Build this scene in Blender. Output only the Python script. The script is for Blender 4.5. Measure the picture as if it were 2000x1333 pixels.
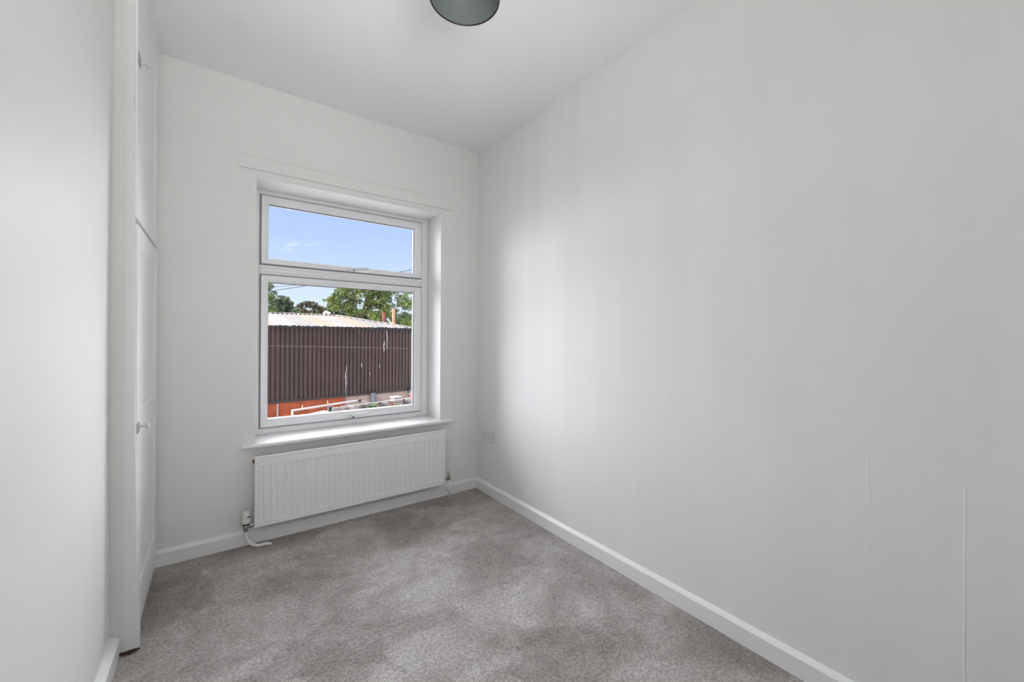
import bpy, bmesh, math, random
from mathutils import Vector, Matrix, noise
random.seed(7)
for o in list(bpy.data.objects): bpy.data.objects.remove(o)
C = bpy.context.scene.collection
S = bpy.context.scene

# ---------------------------------------------------------------- camera
CAMH, FPX, CY = 1.143, 791.5, 657.32
yaw, pitch, roll = 0.62957, 1.868e-3, 5.261e-3
F = Vector((math.sin(yaw)*math.cos(pitch), math.cos(yaw)*math.cos(pitch), math.sin(pitch)))
R0 = Vector((math.cos(yaw), -math.sin(yaw), 0)); U0 = R0.cross(F)
Rv = R0*math.cos(roll) + U0*math.sin(roll); Uv = -R0*math.sin(roll) + U0*math.cos(roll)
cam = bpy.data.cameras.new('camera'); co = bpy.data.objects.new('camera', cam); C.objects.link(co)
co.matrix_world = Matrix(((Rv.x, Uv.x, -F.x, 0), (Rv.y, Uv.y, -F.y, 0), (Rv.z, Uv.z, -F.z, CAMH), (0, 0, 0, 1)))
cam.sensor_width = 36; cam.lens = FPX/2000*36; cam.shift_y = -(666.5-CY)/2000; cam.clip_start = .02; cam.clip_end = 500
S.camera = co
O = Vector((0, 0, CAMH))
def ray(px, py): return F + Rv*((px-1000)/FPX) - Uv*((py-CY)/FPX)
def onp(px, py, ax, v):
    d = ray(px, py); return O + d*((v-O[ax])/d[ax])
def dep(px, py, t): return O + ray(px, py)*t

# ---------------------------------------------------------------- sky, sun, lights, exposure
S.view_settings.view_transform = 'Standard'; S.view_settings.look = 'None'
S.view_settings.exposure = 0.12; S.view_settings.gamma = 1; S.view_settings.use_curve_mapping = False
W = bpy.data.worlds.new('sky'); S.world = W; W.use_nodes = True
n = W.node_tree.nodes; l = W.node_tree.links; n.clear()
def wn(t, **k):
    q = n.new(t)
    for a, b in k.items(): setattr(q, a, b)
    return q
tc = wn('ShaderNodeTexCoord'); sx = wn('ShaderNodeSeparateXYZ'); l.new(tc.outputs['Generated'], sx.inputs[0])
cr = wn('ShaderNodeValToRGB'); l.new(sx.outputs['Z'], cr.inputs[0])
el = cr.color_ramp.elements
el[0].position = 0.0; el[0].color = (.80, .90, 1.0, 1)
el[1].position = 1.0; el[1].color = (.30, .47, .95, 1)
for p, c in ((.08, (.70, .83, 1.0)), (.16, (.56, .71, 1.0)), (.28, (.42, .57, 1.0)), (.5, (.36, .52, .98))):
    e = el.new(p); e.color = (*c, 1)
mp = wn('ShaderNodeMapping'); mp.inputs['Scale'].default_value = (1, 1, 3.2); l.new(tc.outputs['Generated'], mp.inputs[0])
nz = wn('ShaderNodeTexNoise'); nz.inputs['Scale'].default_value = 5.5; nz.inputs['Detail'].default_value = 9; nz.inputs['Roughness'].default_value = .62
l.new(mp.outputs[0], nz.inputs[0])
cr2 = wn('ShaderNodeValToRGB'); cr2.color_ramp.elements[0].position = .60; cr2.color_ramp.elements[1].position = .74; l.new(nz.outputs[0], cr2.inputs[0])
mx = wn('ShaderNodeMix', data_type='RGBA'); l.new(cr2.outputs[0], mx.inputs[0]); l.new(cr.outputs[0], mx.inputs[6]); mx.inputs[7].default_value = (1, 1, 1, 1)
bg = wn('ShaderNodeBackground'); bg.inputs[1].default_value = 1.0; l.new(mx.outputs[2], bg.inputs[0])
wo = wn('ShaderNodeOutputWorld'); l.new(bg.outputs[0], wo.inputs[0])

sun = bpy.data.lights.new('sun', 'SUN'); sun.energy = 2.6; sun.angle = .01; sun.color = (1, .95, .86)
so = bpy.data.objects.new('sun', sun); C.objects.link(so)
so.rotation_euler = Vector((.85, .55, -.9)).to_track_quat('-Z', 'Y').to_euler()   # from behind the house, high

def area(name, loc, target, sx_, sy_, e, col=(1, 1, 1), portal=False, spread=180):
    a = bpy.data.lights.new(name, 'AREA'); a.shape = 'RECTANGLE'; a.size = sx_; a.size_y = sy_; a.energy = e; a.color = col
    o = bpy.data.objects.new(name, a); C.objects.link(o); o.location = loc
    o.rotation_euler = (Vector(target)-Vector(loc)).to_track_quat('-Z', 'Y').to_euler()
    a.spread = math.radians(spread)
    if portal: a.cycles.is_portal = True
    return o
# added fill lamp at the unseen doorway behind the camera, lifting the window wall
area('rear_fill', (.14, -.84, 1.15), (.35, 2.6, 2.3), .6, 1.8, 4.2, (1, .985, .96), spread=85)
# invented upward fill lamp, added to brighten the ceiling and walls
area('ceiling_fill', (.12, -.3, 1.3), (.2, .35, 2.54), .5, .5, 8, (1, .99, .98), spread=95)
# extra wide sun lamp, added to boost the sky light through the window
skl = bpy.data.lights.new('sky_boost', 'SUN'); skl.energy = 20.5; skl.angle = math.radians(118); skl.color = (.965, .97, 1)
sko = bpy.data.objects.new('sky_boost', skl); C.objects.link(sko)
sko.rotation_euler = Vector((0, -math.cos(math.radians(42)), -math.sin(math.radians(42)))).to_track_quat('-Z', 'Y').to_euler()
area('window_portal', (.735, 3.06, 1.28), (.735, 2, 1.28), 1.1, 1.47, 1, portal=True)

# ---------------------------------------------------------------- materials
def newmat(name):
    m = bpy.data.materials.new(name); m.use_nodes = True
    nt = m.node_tree; b = nt.nodes['Principled BSDF']; return m, nt, b
def mat(name, col, rough=.5, metal=0, nscale=0, nvar=.06, bump=0, bscale=None, spec=.5, detail=4):
    m, nt, b = newmat(name)
    b.inputs['Base Color'].default_value = (*col, 1); b.inputs['Roughness'].default_value = rough
    b.inputs['Metallic'].default_value = metal; b.inputs['Specular IOR Level'].default_value = spec
    tc = nt.nodes.new('ShaderNodeTexCoord')
    if nscale:
        z = nt.nodes.new('ShaderNodeTexNoise'); z.inputs['Scale'].default_value = nscale; z.inputs['Detail'].default_value = detail
        nt.links.new(tc.outputs['Object'], z.inputs[0])
        r = nt.nodes.new('ShaderNodeValToRGB'); r.color_ramp.elements[0].position = .3; r.color_ramp.elements[1].position = .7
        r.color_ramp.elements[0].color = (*[max(0, c*(1-nvar)) for c in col], 1)
        r.color_ramp.elements[1].color = (*[min(1, c*(1+nvar)) for c in col], 1)
        nt.links.new(z.outputs[0], r.inputs[0]); nt.links.new(r.outputs[0], b.inputs['Base Color'])
    if bump:
        z = nt.nodes.new('ShaderNodeTexNoise'); z.inputs['Scale'].default_value = bscale or 80; z.inputs['Detail'].default_value = 5
        nt.links.new(tc.outputs['Object'], z.inputs[0])
        q = nt.nodes.new('ShaderNodeBump'); q.inputs['Strength'].default_value = 1; q.inputs['Distance'].default_value = bump
        nt.links.new(z.outputs[0], q.inputs['Height']); nt.links.new(q.outputs[0], b.inputs['Normal'])
    return m
M = {}
M['wall'] = mat('painted_plaster', (.86, .86, .845), .55, nscale=1.6, nvar=.012, bump=.0006, bscale=45)
M['fillet'] = mat('darkened_plaster', (.76, .76, .745), .6, nscale=3, nvar=.03)  # grey plaster, darkened further in colour to offset the fill lamp's light here
M['ceiling'] = mat('ceiling_paint', (.93, .93, .93), .6, nscale=1.2, nvar=.01, bump=.0008, bscale=60)
M['gloss'] = mat('white_gloss_paint', (.89, .89, .885), .32, nscale=3, nvar=.012, bump=.0004, bscale=25)
M['cupboard'] = mat('cupboard_paint', (.93, .93, .93), .38, nscale=3, nvar=.015, bump=.0005, bscale=30)
M['postp'] = mat('darkened_gloss_paint', (.80, .80, .795), .4, nscale=3, nvar=.015)  # cupboard paint with shade put into the colour, offsetting lamp light on the post
M['upvc'] = mat('white_upvc', (.89, .895, .91), .28, nscale=2, nvar=.006)
M['radiator'] = mat('radiator_enamel', (.90, .90, .89), .38, nscale=4, nvar=.008)
M['gasket'] = mat('dark_gasket', (.10, .10, .11), .6, nscale=20)
M['joint'] = mat('grey_joint_shadow_gap', (.22, .22, .24), .7, nscale=20)
M['chrome'] = mat('dull_chrome', (.42, .43, .44), .3, 1, nscale=30)
M['black'] = mat('black_plastic', (.015, .015, .015), .4, nscale=30)
M['plastic'] = mat('white_plastic', (.78, .78, .79), .3, nscale=8, nvar=.01)
M['trvwhite'] = mat('valve_head_plastic', (.76, .75, .72), .4, nscale=12, nvar=.03)
M['brown'] = mat('brown_plug', (.10, .04, .03), .6, nscale=30)
M['fin'] = mat('fin_metal', (.45, .45, .44), .5, nscale=10)
M['pinkcap'] = mat('off_white_cap', (.62, .52, .50), .5, nscale=30)
M['knob'] = mat('pale_painted_knob', (.74, .74, .74), .3, nscale=20, nvar=.03)
M['latch'] = mat('aged_latch_plate', (.42, .41, .40), .5, nscale=30, nvar=.1)
M['shade_in'] = mat('shade_inner_enamel', (.195, .225, .228), .6, nscale=3, nvar=.02)
M['shade_rim'] = mat('shade_black_enamel', (.012, .012, .013), .35, nscale=10)
M['cable'] = mat('white_flex', (.7, .7, .7), .5, nscale=10)
# right wall: lining paper seams
m, nt, b = newmat('papered_wall_paint'); M['rwall'] = m
b.inputs['Roughness'].default_value = .55
N = nt.nodes; L = nt.links; t = N.new('ShaderNodeTexCoord'); sp = N.new('ShaderNodeSeparateXYZ'); L.new(t.outputs['Object'], sp.inputs[0])
z = N.new('ShaderNodeTexNoise'); z.inputs['Scale'].default_value = 1.4; L.new(t.outputs['Object'], z.inputs[0])
mpp = N.new('ShaderNodeMapping'); mpp.inputs['Scale'].default_value = (1, 5, .6); L.new(t.outputs['Object'], mpp.inputs[0]); L.new(mpp.outputs[0], z.inputs[0])
r = N.new('ShaderNodeValToRGB'); r.color_ramp.elements[0].color = (.845, .845, .833, 1); r.color_ramp.elements[1].color = (.87, .87, .86, 1)
r.color_ramp.elements[0].position = .35; r.color_ramp.elements[1].position = .65
L.new(z.outputs[0], r.inputs[0]); L.new(r.outputs[0], b.inputs['Base Color'])
z2 = N.new('ShaderNodeTexNoise'); z2.inputs['Scale'].default_value = 60; z2.inputs['Detail'].default_value = 5; L.new(t.outputs['Object'], z2.inputs[0])
hsum = None
def mth(op, a, bb):
    q = N.new('ShaderNodeMath'); q.operation = op
    for i, v in enumerate((a, bb)):
        if isinstance(v, (int, float)): q.inputs[i].default_value = v
        elif v is not None: L.new(v, q.inputs[i])
    return q.outputs[0]
wob = N.new('ShaderNodeTexNoise'); wob.inputs['Scale'].default_value = 9; L.new(t.outputs['Object'], wob.inputs[0])
yw = mth('ADD', sp.outputs['Y'], mth('MULTIPLY', wob.outputs[0], .006))
for yy, amp, zmax in ((1.033, .8, 9), (.163, 1.1, .75), (.36, .6, .8), (1.86, .4, 9)):
    dd = mth('ABSOLUTE', mth('SUBTRACT', yw, yy), None)
    e = mth('MULTIPLY', mth('MAXIMUM', mth('SUBTRACT', 1, mth('DIVIDE', dd, .0035)), 0), amp)
    e = mth('MULTIPLY', e, mth('LESS_THAN', sp.outputs['Z'], zmax))
    hsum = e if hsum is None else mth('ADD', hsum, e)
hh = mth('ADD', mth('MULTIPLY', z2.outputs[0], .9), hsum)
q = N.new('ShaderNodeBump'); q.inputs['Distance'].default_value = .0006; q.inputs['Strength'].default_value = 1; L.new(hh, q.inputs['Height']); L.new(q.outputs[0], b.inputs['Normal'])
# carpet
m, nt, b = newmat('grey_cut_pile_carpet'); M['carpet'] = m
b.inputs['Roughness'].default_value = .95; b.inputs['Specular IOR Level'].default_value = .1
b.inputs['Sheen Weight'].default_value = .15
N = nt.nodes; L = nt.links; t = N.new('ShaderNodeTexCoord')
def noi(scale, det=5, dist=0, vec=None, rough=.5):
    z = N.new('ShaderNodeTexNoise'); z.inputs['Scale'].default_value = scale; z.inputs['Detail'].default_value = det
    z.inputs['Distortion'].default_value = dist; z.inputs['Roughness'].default_value = rough
    L.new(vec or t.outputs['Object'], z.inputs[0]); return z.outputs[0]
mpp = N.new('ShaderNodeMapping'); mpp.inputs['Rotation'].default_value = (0, 0, .5); mpp.inputs['Scale'].default_value = (1.0, 1.25, 1); L.new(t.outputs['Object'], mpp.inputs[0])
nap = noi(2.3, 9, .6, mpp.outputs[0], .62)
nap2 = noi(11, 4, 1.2, None, .6)
fib = noi(260, 3, 0, None, .7)
fib2 = noi(85, 3, 0, None, .7)
def ramp(v, p0, c0, p1, c1):
    r = N.new('ShaderNodeValToRGB'); r.color_ramp.elements[0].position = p0; r.color_ramp.elements[1].position = p1
    r.color_ramp.elements[0].color = (*c0, 1); r.color_ramp.elements[1].color = (*c1, 1); L.new(v, r.inputs[0]); return r.outputs[0]
def mul(a, c):
    q = N.new('ShaderNodeMix'); q.data_type = 'RGBA'; q.blend_type = 'MULTIPLY'; q.inputs[0].default_value = 1
    L.new(a, q.inputs[6]); L.new(c, q.inputs[7]); return q.outputs[2]
c1 = ramp(nap, .40, (.50, .460, .440), .60, (.75, .725, .705))
c2 = ramp(nap2, .36, (.86, .855, .85), .56, (1, 1, 1))
c3 = ramp(fib, .36, (.64, .63, .62), .6, (1.1, 1.1, 1.1))
c4 = ramp(fib2, .40, (.72, .71, .70), .58, (1.06, 1.06, 1.06))
vo = N.new('ShaderNodeTexVoronoi'); vo.inputs['Scale'].default_value = 3.6; dv = N.new('ShaderNodeMixRGB'); dv.inputs[0].default_value = .16
nv_ = N.new('ShaderNodeTexNoise'); nv_.inputs['Scale'].default_value = 5; L.new(t.outputs['Object'], nv_.inputs[0]); L.new(t.outputs['Object'], dv.inputs[1]); L.new(nv_.outputs['Color'], dv.inputs[2]); L.new(dv.outputs[0], vo.inputs[0])
sv = N.new('ShaderNodeSeparateColor'); L.new(vo.outputs['Color'], sv.inputs[0])
c5 = ramp(sv.outputs[0], .1, (.87, .865, .86), .9, (1.08, 1.08, 1.08))   # patches brushed different ways
L.new(mul(mul(mul(mul(c1, c2), c3), c4), c5), b.inputs['Base Color'])
q = N.new('ShaderNodeBump'); q.inputs['Distance'].default_value = .006; q.inputs['Strength'].default_value = .9
ha = N.new('ShaderNodeMath'); ha.operation = 'ADD'; L.new(fib, ha.inputs[0]); L.new(fib2, ha.inputs[1])
L.new(ha.outputs[0], q.inputs['Height']); L.new(q.outputs[0], b.inputs['Normal'])
# glass
m = bpy.data.materials.new('clear_glass'); m.use_nodes = True; nt = m.node_tree; nt.nodes.clear(); M['glass'] = m
tr = nt.nodes.new('ShaderNodeBsdfTransparent'); gl = nt.nodes.new('ShaderNodeBsdfGlossy'); gl.inputs['Roughness'].default_value = .02
fr = nt.nodes.new('ShaderNodeFresnel'); fr.inputs[0].default_value = 1.25; ms = nt.nodes.new('ShaderNodeMixShader'); ou = nt.nodes.new('ShaderNodeOutputMaterial')
tr.inputs[0].default_value = (.985, .99, .99, 1)
nt.links.new(fr.outputs[0], ms.inputs[0]); nt.links.new(tr.outputs[0], ms.inputs[1]); nt.links.new(gl.outputs[0], ms.inputs[2]); nt.links.new(ms.outputs[0], ou.inputs[0])
# outdoors
M['clad'] = mat('brown_coated_steel', (.062, .033, .025), .55, nscale=.9, nvar=.18, bump=.002, bscale=6)
M['clad2'] = mat('brown_coated_steel_weathered', (.056, .034, .024), .55, nscale=1.3, nvar=.2)
M['flash'] = mat('dark_brown_flashing', (.035, .022, .02), .6, nscale=3)
M['gutter'] = mat('black_gutter', (.012, .012, .014), .5, nscale=3)
M['roofs'] = [mat('pale_roof_sheet_%s' % k, c, .8, nscale=1.4, nvar=.12, detail=8) for k, c in
              (('white', (.165, .145, .125)), ('cream', (.165, .122, .078)), ('grey', (.125, .108, .095)))]
M['caps'] = [mat('ridge_cap_pale', (.42, .38, .34), .85, nscale=3, nvar=.15), mat('ridge_cap_grey', (.24, .22, .205), .85, nscale=3, nvar=.2)]
M['brick'] = mat('orange_red_brick', (.42, .095, .032), .85, nscale=2.4, nvar=.3, detail=8)
M['mortar'] = mat('brick_mortar', (.38, .13, .06), .9, nscale=5, nvar=.2)
M['render'] = mat('pinkish_render', (.38, .28, .22), .9, nscale=1.6, nvar=.16, detail=8)
M['steelgrey'] = mat('blue_grey_steel', (.13, .15, .16), .5, 0, nscale=2, nvar=.2)
M['streak'] = mat('white_streak', (.42, .39, .36), .9, nscale=8, nvar=.2)
M['palepipe'] = mat('weathered_white_paint', (.42, .39, .375), .6, nscale=3, nvar=.1)
M['stone'] = mat('pale_rubble_stone', (.42, .375, .345), .9, nscale=6, nvar=.4, detail=8)
M['limem'] = mat('lime_mortar', (.34, .31, .29), .95, nscale=4, nvar=.2)
M['ground'] = mat('yard_concrete', (.45, .43, .41), .9, nscale=.8, nvar=.2)
M['houseext'] = mat('house_brick_back', (.45, .18, .11), .9, nscale=2, nvar=.2)
M['lead'] = mat('grey_lead_edge', (.34, .36, .37), .6, nscale=2)
M['rust'] = mat('rust_red_post', (.30, .085, .07), .8, nscale=3, nvar=.2)
M['timber'] = mat('orange_timber_post', (.62, .36, .20), .8, nscale=3, nvar=.15)
M['bark'] = mat('tree_bark', (.10, .075, .05), .9, nscale=3, nvar=.3)
M['terracotta'] = mat('terracotta', (.62, .18, .12), .8, nscale=5, nvar=.15)
def leafmat(name, a, bb, sc):
    m, nt, b = newmat(name); t = nt.nodes.new('ShaderNodeTexCoord'); z = nt.nodes.new('ShaderNodeTexNoise'); z.inputs['Scale'].default_value = sc; z.inputs['Detail'].default_value = 6
    r = nt.nodes.new('ShaderNodeValToRGB'); r.color_ramp.elements[0].position = .38; r.color_ramp.elements[1].position = .62
    r.color_ramp.elements[0].color = (*a, 1); r.color_ramp.elements[1].color = (*bb, 1)
    nt.links.new(t.outputs['Object'], z.inputs[0]); nt.links.new(z.outputs[0], r.inputs[0]); nt.links.new(r.outputs[0], b.inputs['Base Color'])
    b.inputs['Roughness'].default_value = .6; return m
M['leafA'] = leafmat('leaves_bright_green', (.035, .07, .008), (.20, .25, .03), 1.1)
M['leafB'] = leafmat('leaves_dark_green', (.012, .03, .008), (.06, .095, .02), 1.3)
M['leafC'] = leafmat('leaves_olive_brown', (.02, .026, .006), (.10, .075, .012), .9)
M['leafD'] = leafmat('leaves_mid_green', (.022, .05, .008), (.13, .18, .03), 1.2)
M['leafR'] = leafmat('leaves_red_brown', (.20, .06, .03), (.35, .18, .08), 2)

# ---------------------------------------------------------------- mesh helpers
def obj(name, bm, m, parent=None, smooth=False, bevel=0, seg=2):
    me = bpy.data.meshes.new(name)
    bmesh.ops.recalc_face_normals(bm, faces=bm.faces)
    if bevel:
        es = [e for e in bm.edges if len(e.link_faces) == 2 and e.calc_face_angle(0) > .6]
        bmesh.ops.bevel(bm, geom=es, offset=bevel, segments=seg, profile=.5, affect='EDGES')
    bm.to_mesh(me); bm.free()
    if smooth:
        for p in me.polygons: p.use_smooth = True
    for k in (m if isinstance(m, (list, tuple)) else [m]): me.materials.append(k)
    o = bpy.data.objects.new(name, me); C.objects.link(o)
    if parent: o.parent = parent; o.matrix_parent_inverse = Matrix.Translation(-parent.location) if parent.type == 'EMPTY' and parent.parent is None else Matrix()
    return o
def tag(o, label=None, cat=None, group=None, kind=None):
    if label: o['label'] = label
    if cat: o['category'] = cat
    if group: o['group'] = group
    if kind: o['kind'] = kind
    return o
def empty(name, loc, label=None, cat=None, group=None, kind=None):
    o = bpy.data.objects.new(name, None); o.empty_display_size = .1; o.location = loc; C.objects.link(o)
    return tag(o, label, cat, group, kind)
def box(bm, x0, x1, y0, y1, z0, z1):
    v = [bm.verts.new(p) for p in ((x0, y0, z0), (x1, y0, z0), (x1, y1, z0), (x0, y1, z0), (x0, y0, z1), (x1, y0, z1), (x1, y1, z1), (x0, y1, z1))]
    for f in ((0, 3, 2, 1), (4, 5, 6, 7), (0, 1, 5, 4), (1, 2, 6, 5), (2, 3, 7, 6), (3, 0, 4, 7)): bm.faces.new([v[i] for i in f])
    return v
def B(*boxes):
    bm = bmesh.new()
    for b in boxes: box(bm, *b)
    return bm
def obox(bm, c, ax, ay, az, hx, hy, hz):      # oriented box: centre, axes, half sizes
    vs = []
    for k in (-1, 1):
        for i, j in ((-1, -1), (1, -1), (1, 1), (-1, 1)): vs.append(bm.verts.new(c + ax*hx*i + ay*hy*j + az*hz*k))
    for f in ((0, 3, 2, 1), (4, 5, 6, 7), (0, 1, 5, 4), (1, 2, 6, 5), (2, 3, 7, 6), (3, 0, 4, 7)): bm.faces.new([vs[i] for i in f])
def prism(bm, prof, a, b_, axis):
    """profile list of 2D points extruded along axis ('x': prof=(y,z); 'y': prof=(x,z))"""
    def P(s, p): return (s, p[0], p[1]) if axis == 'x' else (p[0], s, p[1])
    A = [bm.verts.new(P(a, p)) for p in prof]; Bv = [bm.verts.new(P(b_, p)) for p in prof]
    k = len(prof)
    for i in range(k): bm.faces.new([A[i], A[(i+1) % k], Bv[(i+1) % k], Bv[i]])
    bm.faces.new(A); bm.faces.new(Bv[::-1])
def lathe(bm, prof, c, seg=24, axis=Vector((0, 0, 1)), closed=False):
    """prof: (r, h) along axis from c"""
    axis = axis.normalized(); u = axis.orthogonal().normalized(); v = axis.cross(u); rings = []
    for r_, h_ in prof:
        if r_ < 1e-6: rings.append([bm.verts.new(c+axis*h_)]); continue
        rings.append([bm.verts.new(c+axis*h_+(u*math.cos(2*math.pi*i/seg)+v*math.sin(2*math.pi*i/seg))*r_) for i in range(seg)])
    for a, b_ in zip(rings, rings[1:]):
        for i in range(seg):
            j = (i+1) % seg
            if len(a) == 1 and len(b_) == 1: continue
            if len(a) == 1: bm.faces.new([a[0], b_[j], b_[i]])
            elif len(b_) == 1: bm.faces.new([a[i], a[j], b_[0]])
            else: bm.faces.new([a[i], a[j], b_[j], b_[i]])
    return rings
def tube(bm, pts, r_, seg=10):
    pts = [Vector(p) for p in pts]; rings = []; u = None
    for i, p in enumerate(pts):
        d = (pts[min(i+1, len(pts)-1)]-pts[max(i-1, 0)]).normalized()
        if u is None: u = d.orthogonal().normalized()
        u = (u-d*u.dot(d)).normalized(); v = d.cross(u)
        rings.append([bm.verts.new(p+(u*math.cos(2*math.pi*k/seg)+v*math.sin(2*math.pi*k/seg))*r_) for k in range(seg)])
    for a, b_ in zip(rings, rings[1:]):
        for k in range(seg): bm.faces.new([a[k], a[(k+1) % seg], b_[(k+1) % seg], b_[k]])
    bm.faces.new(rings[0][::-1]); bm.faces.new(rings[-1])
def spline(pts, n_=6):
    pts = [Vector(p) for p in pts]; out = []
    P = [pts[0]*2-pts[1]] + pts + [pts[-1]*2-pts[-2]]
    for i in range(1, len(P)-2):
        for k in range(n_):
            s = k/n_; a, b_, c, d = P[i-1:i+3]
            out.append(.5*((2*b_)+(c-a)*s+(2*a-5*b_+4*c-d)*s*s+(3*b_-a-3*c+d)*s**3))
    return out+[pts[-1]]

# ---------------------------------------------------------------- room shell
H = 2.54; XR = 1.605; YB = 2.653; XL = -.30; YN = 1.985; YF = -.75; XC = -.86
OX0, OX1, OZ0, OZ1 = .175, 1.297, .545, 2.024; YW = 2.87; YO = 3.02
def floor_mesh():
    bm = bmesh.new(); nx, ny = 170, 300; x0, x1, y0, y1 = XC, XR+.05, YF-.1, YB+.03
    g = []
    for j in range(ny+1):
        row = []
        for i in range(nx+1):
            x = x0+(x1-x0)*i/nx; y = y0+(y1-y0)*j/ny
            p = Vector((x*9, y*9, 0)); z = noise.noise(p)*.0016 + noise.noise(p*6.3)*.0010 + random.uniform(-.0006, .0006)
            row.append(bm.verts.new((x, y, z)))
        g.append(row)
    for j in range(ny):
        for i in range(nx): bm.faces.new((g[j][i], g[j][i+1], g[j+1][i+1], g[j+1][i]))
    s = [bm.verts.new(p) for p in ((x0, y0, -.15), (x1, y0, -.15), (x1, y1, -.15), (x0, y1, -.15))]
    bm.faces.new(s[::-1])
    return bm
tag(obj('floor', floor_mesh(), M['carpet'], smooth=True), 'fitted grey cut-pile carpet with brushed pale patches', 'carpet', kind='structure')
tag(obj('ceiling', B((XC-.1, XR+.12, YF-1.0, YO, H, H+.15)), M['ceiling']), 'smooth white painted ceiling', 'ceiling', kind='structure')
tag(obj('wall_back', B((XC-.1, OX0, YB, YO, -.15, H), (OX1, XR+.12, YB, YO, -.15, H), (OX0, OX1, YB, YO, -.15, OZ0-.022), (OX0, OX1, YB, YO, OZ1, H)),
        M['wall']), 'off-white window wall with deep reveal', 'wall', kind='structure')
tag(obj('wall_right', B((XR, XR+.12, YF-.1, YB, -.15, H)), M['rwall']), 'long bare off-white wall right of the window', 'wall', kind='structure')
# left wall with a softly rounded, slightly uneven end
def left_wall():
    bm = bmesh.new(); rows = []
    for k in range(27):
        zz = -.15+(H+.15)*k/26
        bow = -.0035*math.sin(max(0, min(1, zz/2.3))*math.pi) + .0022
        xl = XL+bow; rr = .022
        prof = [(xl, YF-.1), (xl, 1.0), (xl, YN-rr)]
        for a in range(1, 7):
            th = a/6*math.pi/2; prof.append((xl-rr+rr*math.cos(th), YN-rr+rr*math.sin(th)))
        prof += [(xl-.12, YN), (xl-.12, YF-.1)]
        rows.append([bm.verts.new((p[0], p[1], zz)) for p in prof])
    for a, b_ in zip(rows, rows[1:]):
        for i in range(len(a)): bm.faces.new((a[i], a[(i+1) % len(a)], b_[(i+1) % len(a)], b_[i]))
    bm.faces.new(rows[0]); bm.faces.new(rows[-1])
    return bm
tag(obj('wall_left', left_wall(), M['wall'], smooth=False), 'white wall close by on the left, ending beside the cupboard', 'wall', kind='structure')
for p in bpy.data.objects['wall_left'].data.polygons: p.use_smooth = abs(p.normal.z) < .5
tag(obj('wall_alcove', B((XC-.1, XC, YN-.12, YB, -.15, H), (XC, XL-.12, YN-.12, YN-.02, -.15, H)), M['wall']), 'plaster sides of the cupboard alcove', 'wall', kind='structure')
DX0, DX1, DZ = -.22, .5, 2.03  # unseen doorway, put here to suit the added fill lamp behind it
tag(obj('wall_front', B((XL-.12, DX0, YF-.1, YF, -.15, H), (DX1, XR, YF-.1, YF, -.15, H), (DX0, DX1, YF-.1, YF, DZ, H)), M['wall']), 'white wall with doorway behind the viewer', 'wall', kind='structure')
d1 = empty('door_1', (.14, YF, 0), 'open white doorway behind the viewer', 'doorway', kind='structure')
obj('architrave', B((XL+.002, DX0, YF, YF+.015, 0, DZ+.06), (DX1, DX1+.06, YF, YF+.015, 0, DZ+.06), (DX0, DX1, YF, YF+.015, DZ, DZ+.06)), M['gloss'], d1, bevel=.003)
obj('door_lining', B((DX0, DX0+.02, YF-.1, YF, 0, DZ), (DX1-.02, DX1, YF-.1, YF, 0, DZ), (DX0+.02, DX1-.02, YF-.1, YF, DZ-.02, DZ)), M['gloss'], d1)
tag(obj('wall_landing', B((XL-.12, XR, YF-.95, YF-.85, -.15, H), (XL-.22, XL-.12, YF-.95, YF-.1, -.15, H), (XR, XR+.12, YF-.95, YF-.1, -.15, H)), M['wall']), 'walls of the landing beyond the doorway', 'wall', kind='structure')
tag(obj('floor_landing', B((XL-.12, XR, YF-.85, YF-.1, -.15, 0)), M['carpet']), 'landing floor beyond the doorway', 'floor', kind='structure')

# baseboards
HS, TS = .067, .018
def sk_prof(s=1, base=0.0):   # distance from wall, z
    return [(0, -.004), (TS*s, -.004), (TS*s, HS-.003), ((TS-.002)*s, HS), ((TS-.005)*s, HS+.003), (.004*s, HS+.010), (0, HS+.012)]
bm = bmesh.new(); prism(bm, [(YB-d, z_) for d, z_ in sk_prof()], -.262, XR, 'x')
tag(obj('baseboard_back', bm, M['gloss']), 'white skirting board under the radiator', 'skirting board', kind='structure')
bm = bmesh.new(); prism(bm, [(XR-d, z_) for d, z_ in sk_prof()], YF, YB, 'y')
tag(obj('baseboard_right', bm, M['gloss']), 'long white skirting board along the right wall', 'skirting board', kind='structure')
bm = bmesh.new(); prism(bm, [(XL+d*1.5, z_) for d, z_ in sk_prof()], YF, YN-.002, 'y')
tag(obj('baseboard_left', bm, M['gloss']), 'short white skirting board at the bottom left', 'skirting board', kind='structure')

# ---------------------------------------------------------------- window
w = empty('window_1', (.735, YW, OZ0), 'white plastic casement window with a shallow top light over a tall pane', 'window', kind='structure')
FX0, FX1, FZ0, FZ1 = .176, 1.296, OZ0, OZ1
def frame4(x0, x1, z0, z1, wl, wr, wb, wt, y0, y1, bev=.004, name='window_frame', m=None, parent=w, ch=.0):
    """mitred frame with chamfered inner edge: bars of width wl,wr,wb,wt; front at y0, back y1; ch = chamfer depth"""
    bm = bmesh.new()
    def ring(i, y):  # i: 0..1 from outer to inner
        return [bm.verts.new(p) for p in ((x0+wl*i, y, z0+wb*i), (x1-wr*i, y, z0+wb*i), (x1-wr*i, y, z1-wt*i), (x0+wl*i, y, z1-wt*i))]
    steps = [(0, y1), (0, y0+.003), (.06, y0), (.62, y0), (.80, y0+ch*.35), (1, y0+ch), (1, y1)]
    rs = [ring(i, y) for i, y in steps]
    for a, b_ in zip(rs, rs[1:]+[rs[0]]):
        for k in range(4): bm.faces.new((a[k], a[(k+1) % 4], b_[(k+1) % 4], b_[k]))
    return obj(name, bm, m or M['upvc'], parent)
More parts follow.
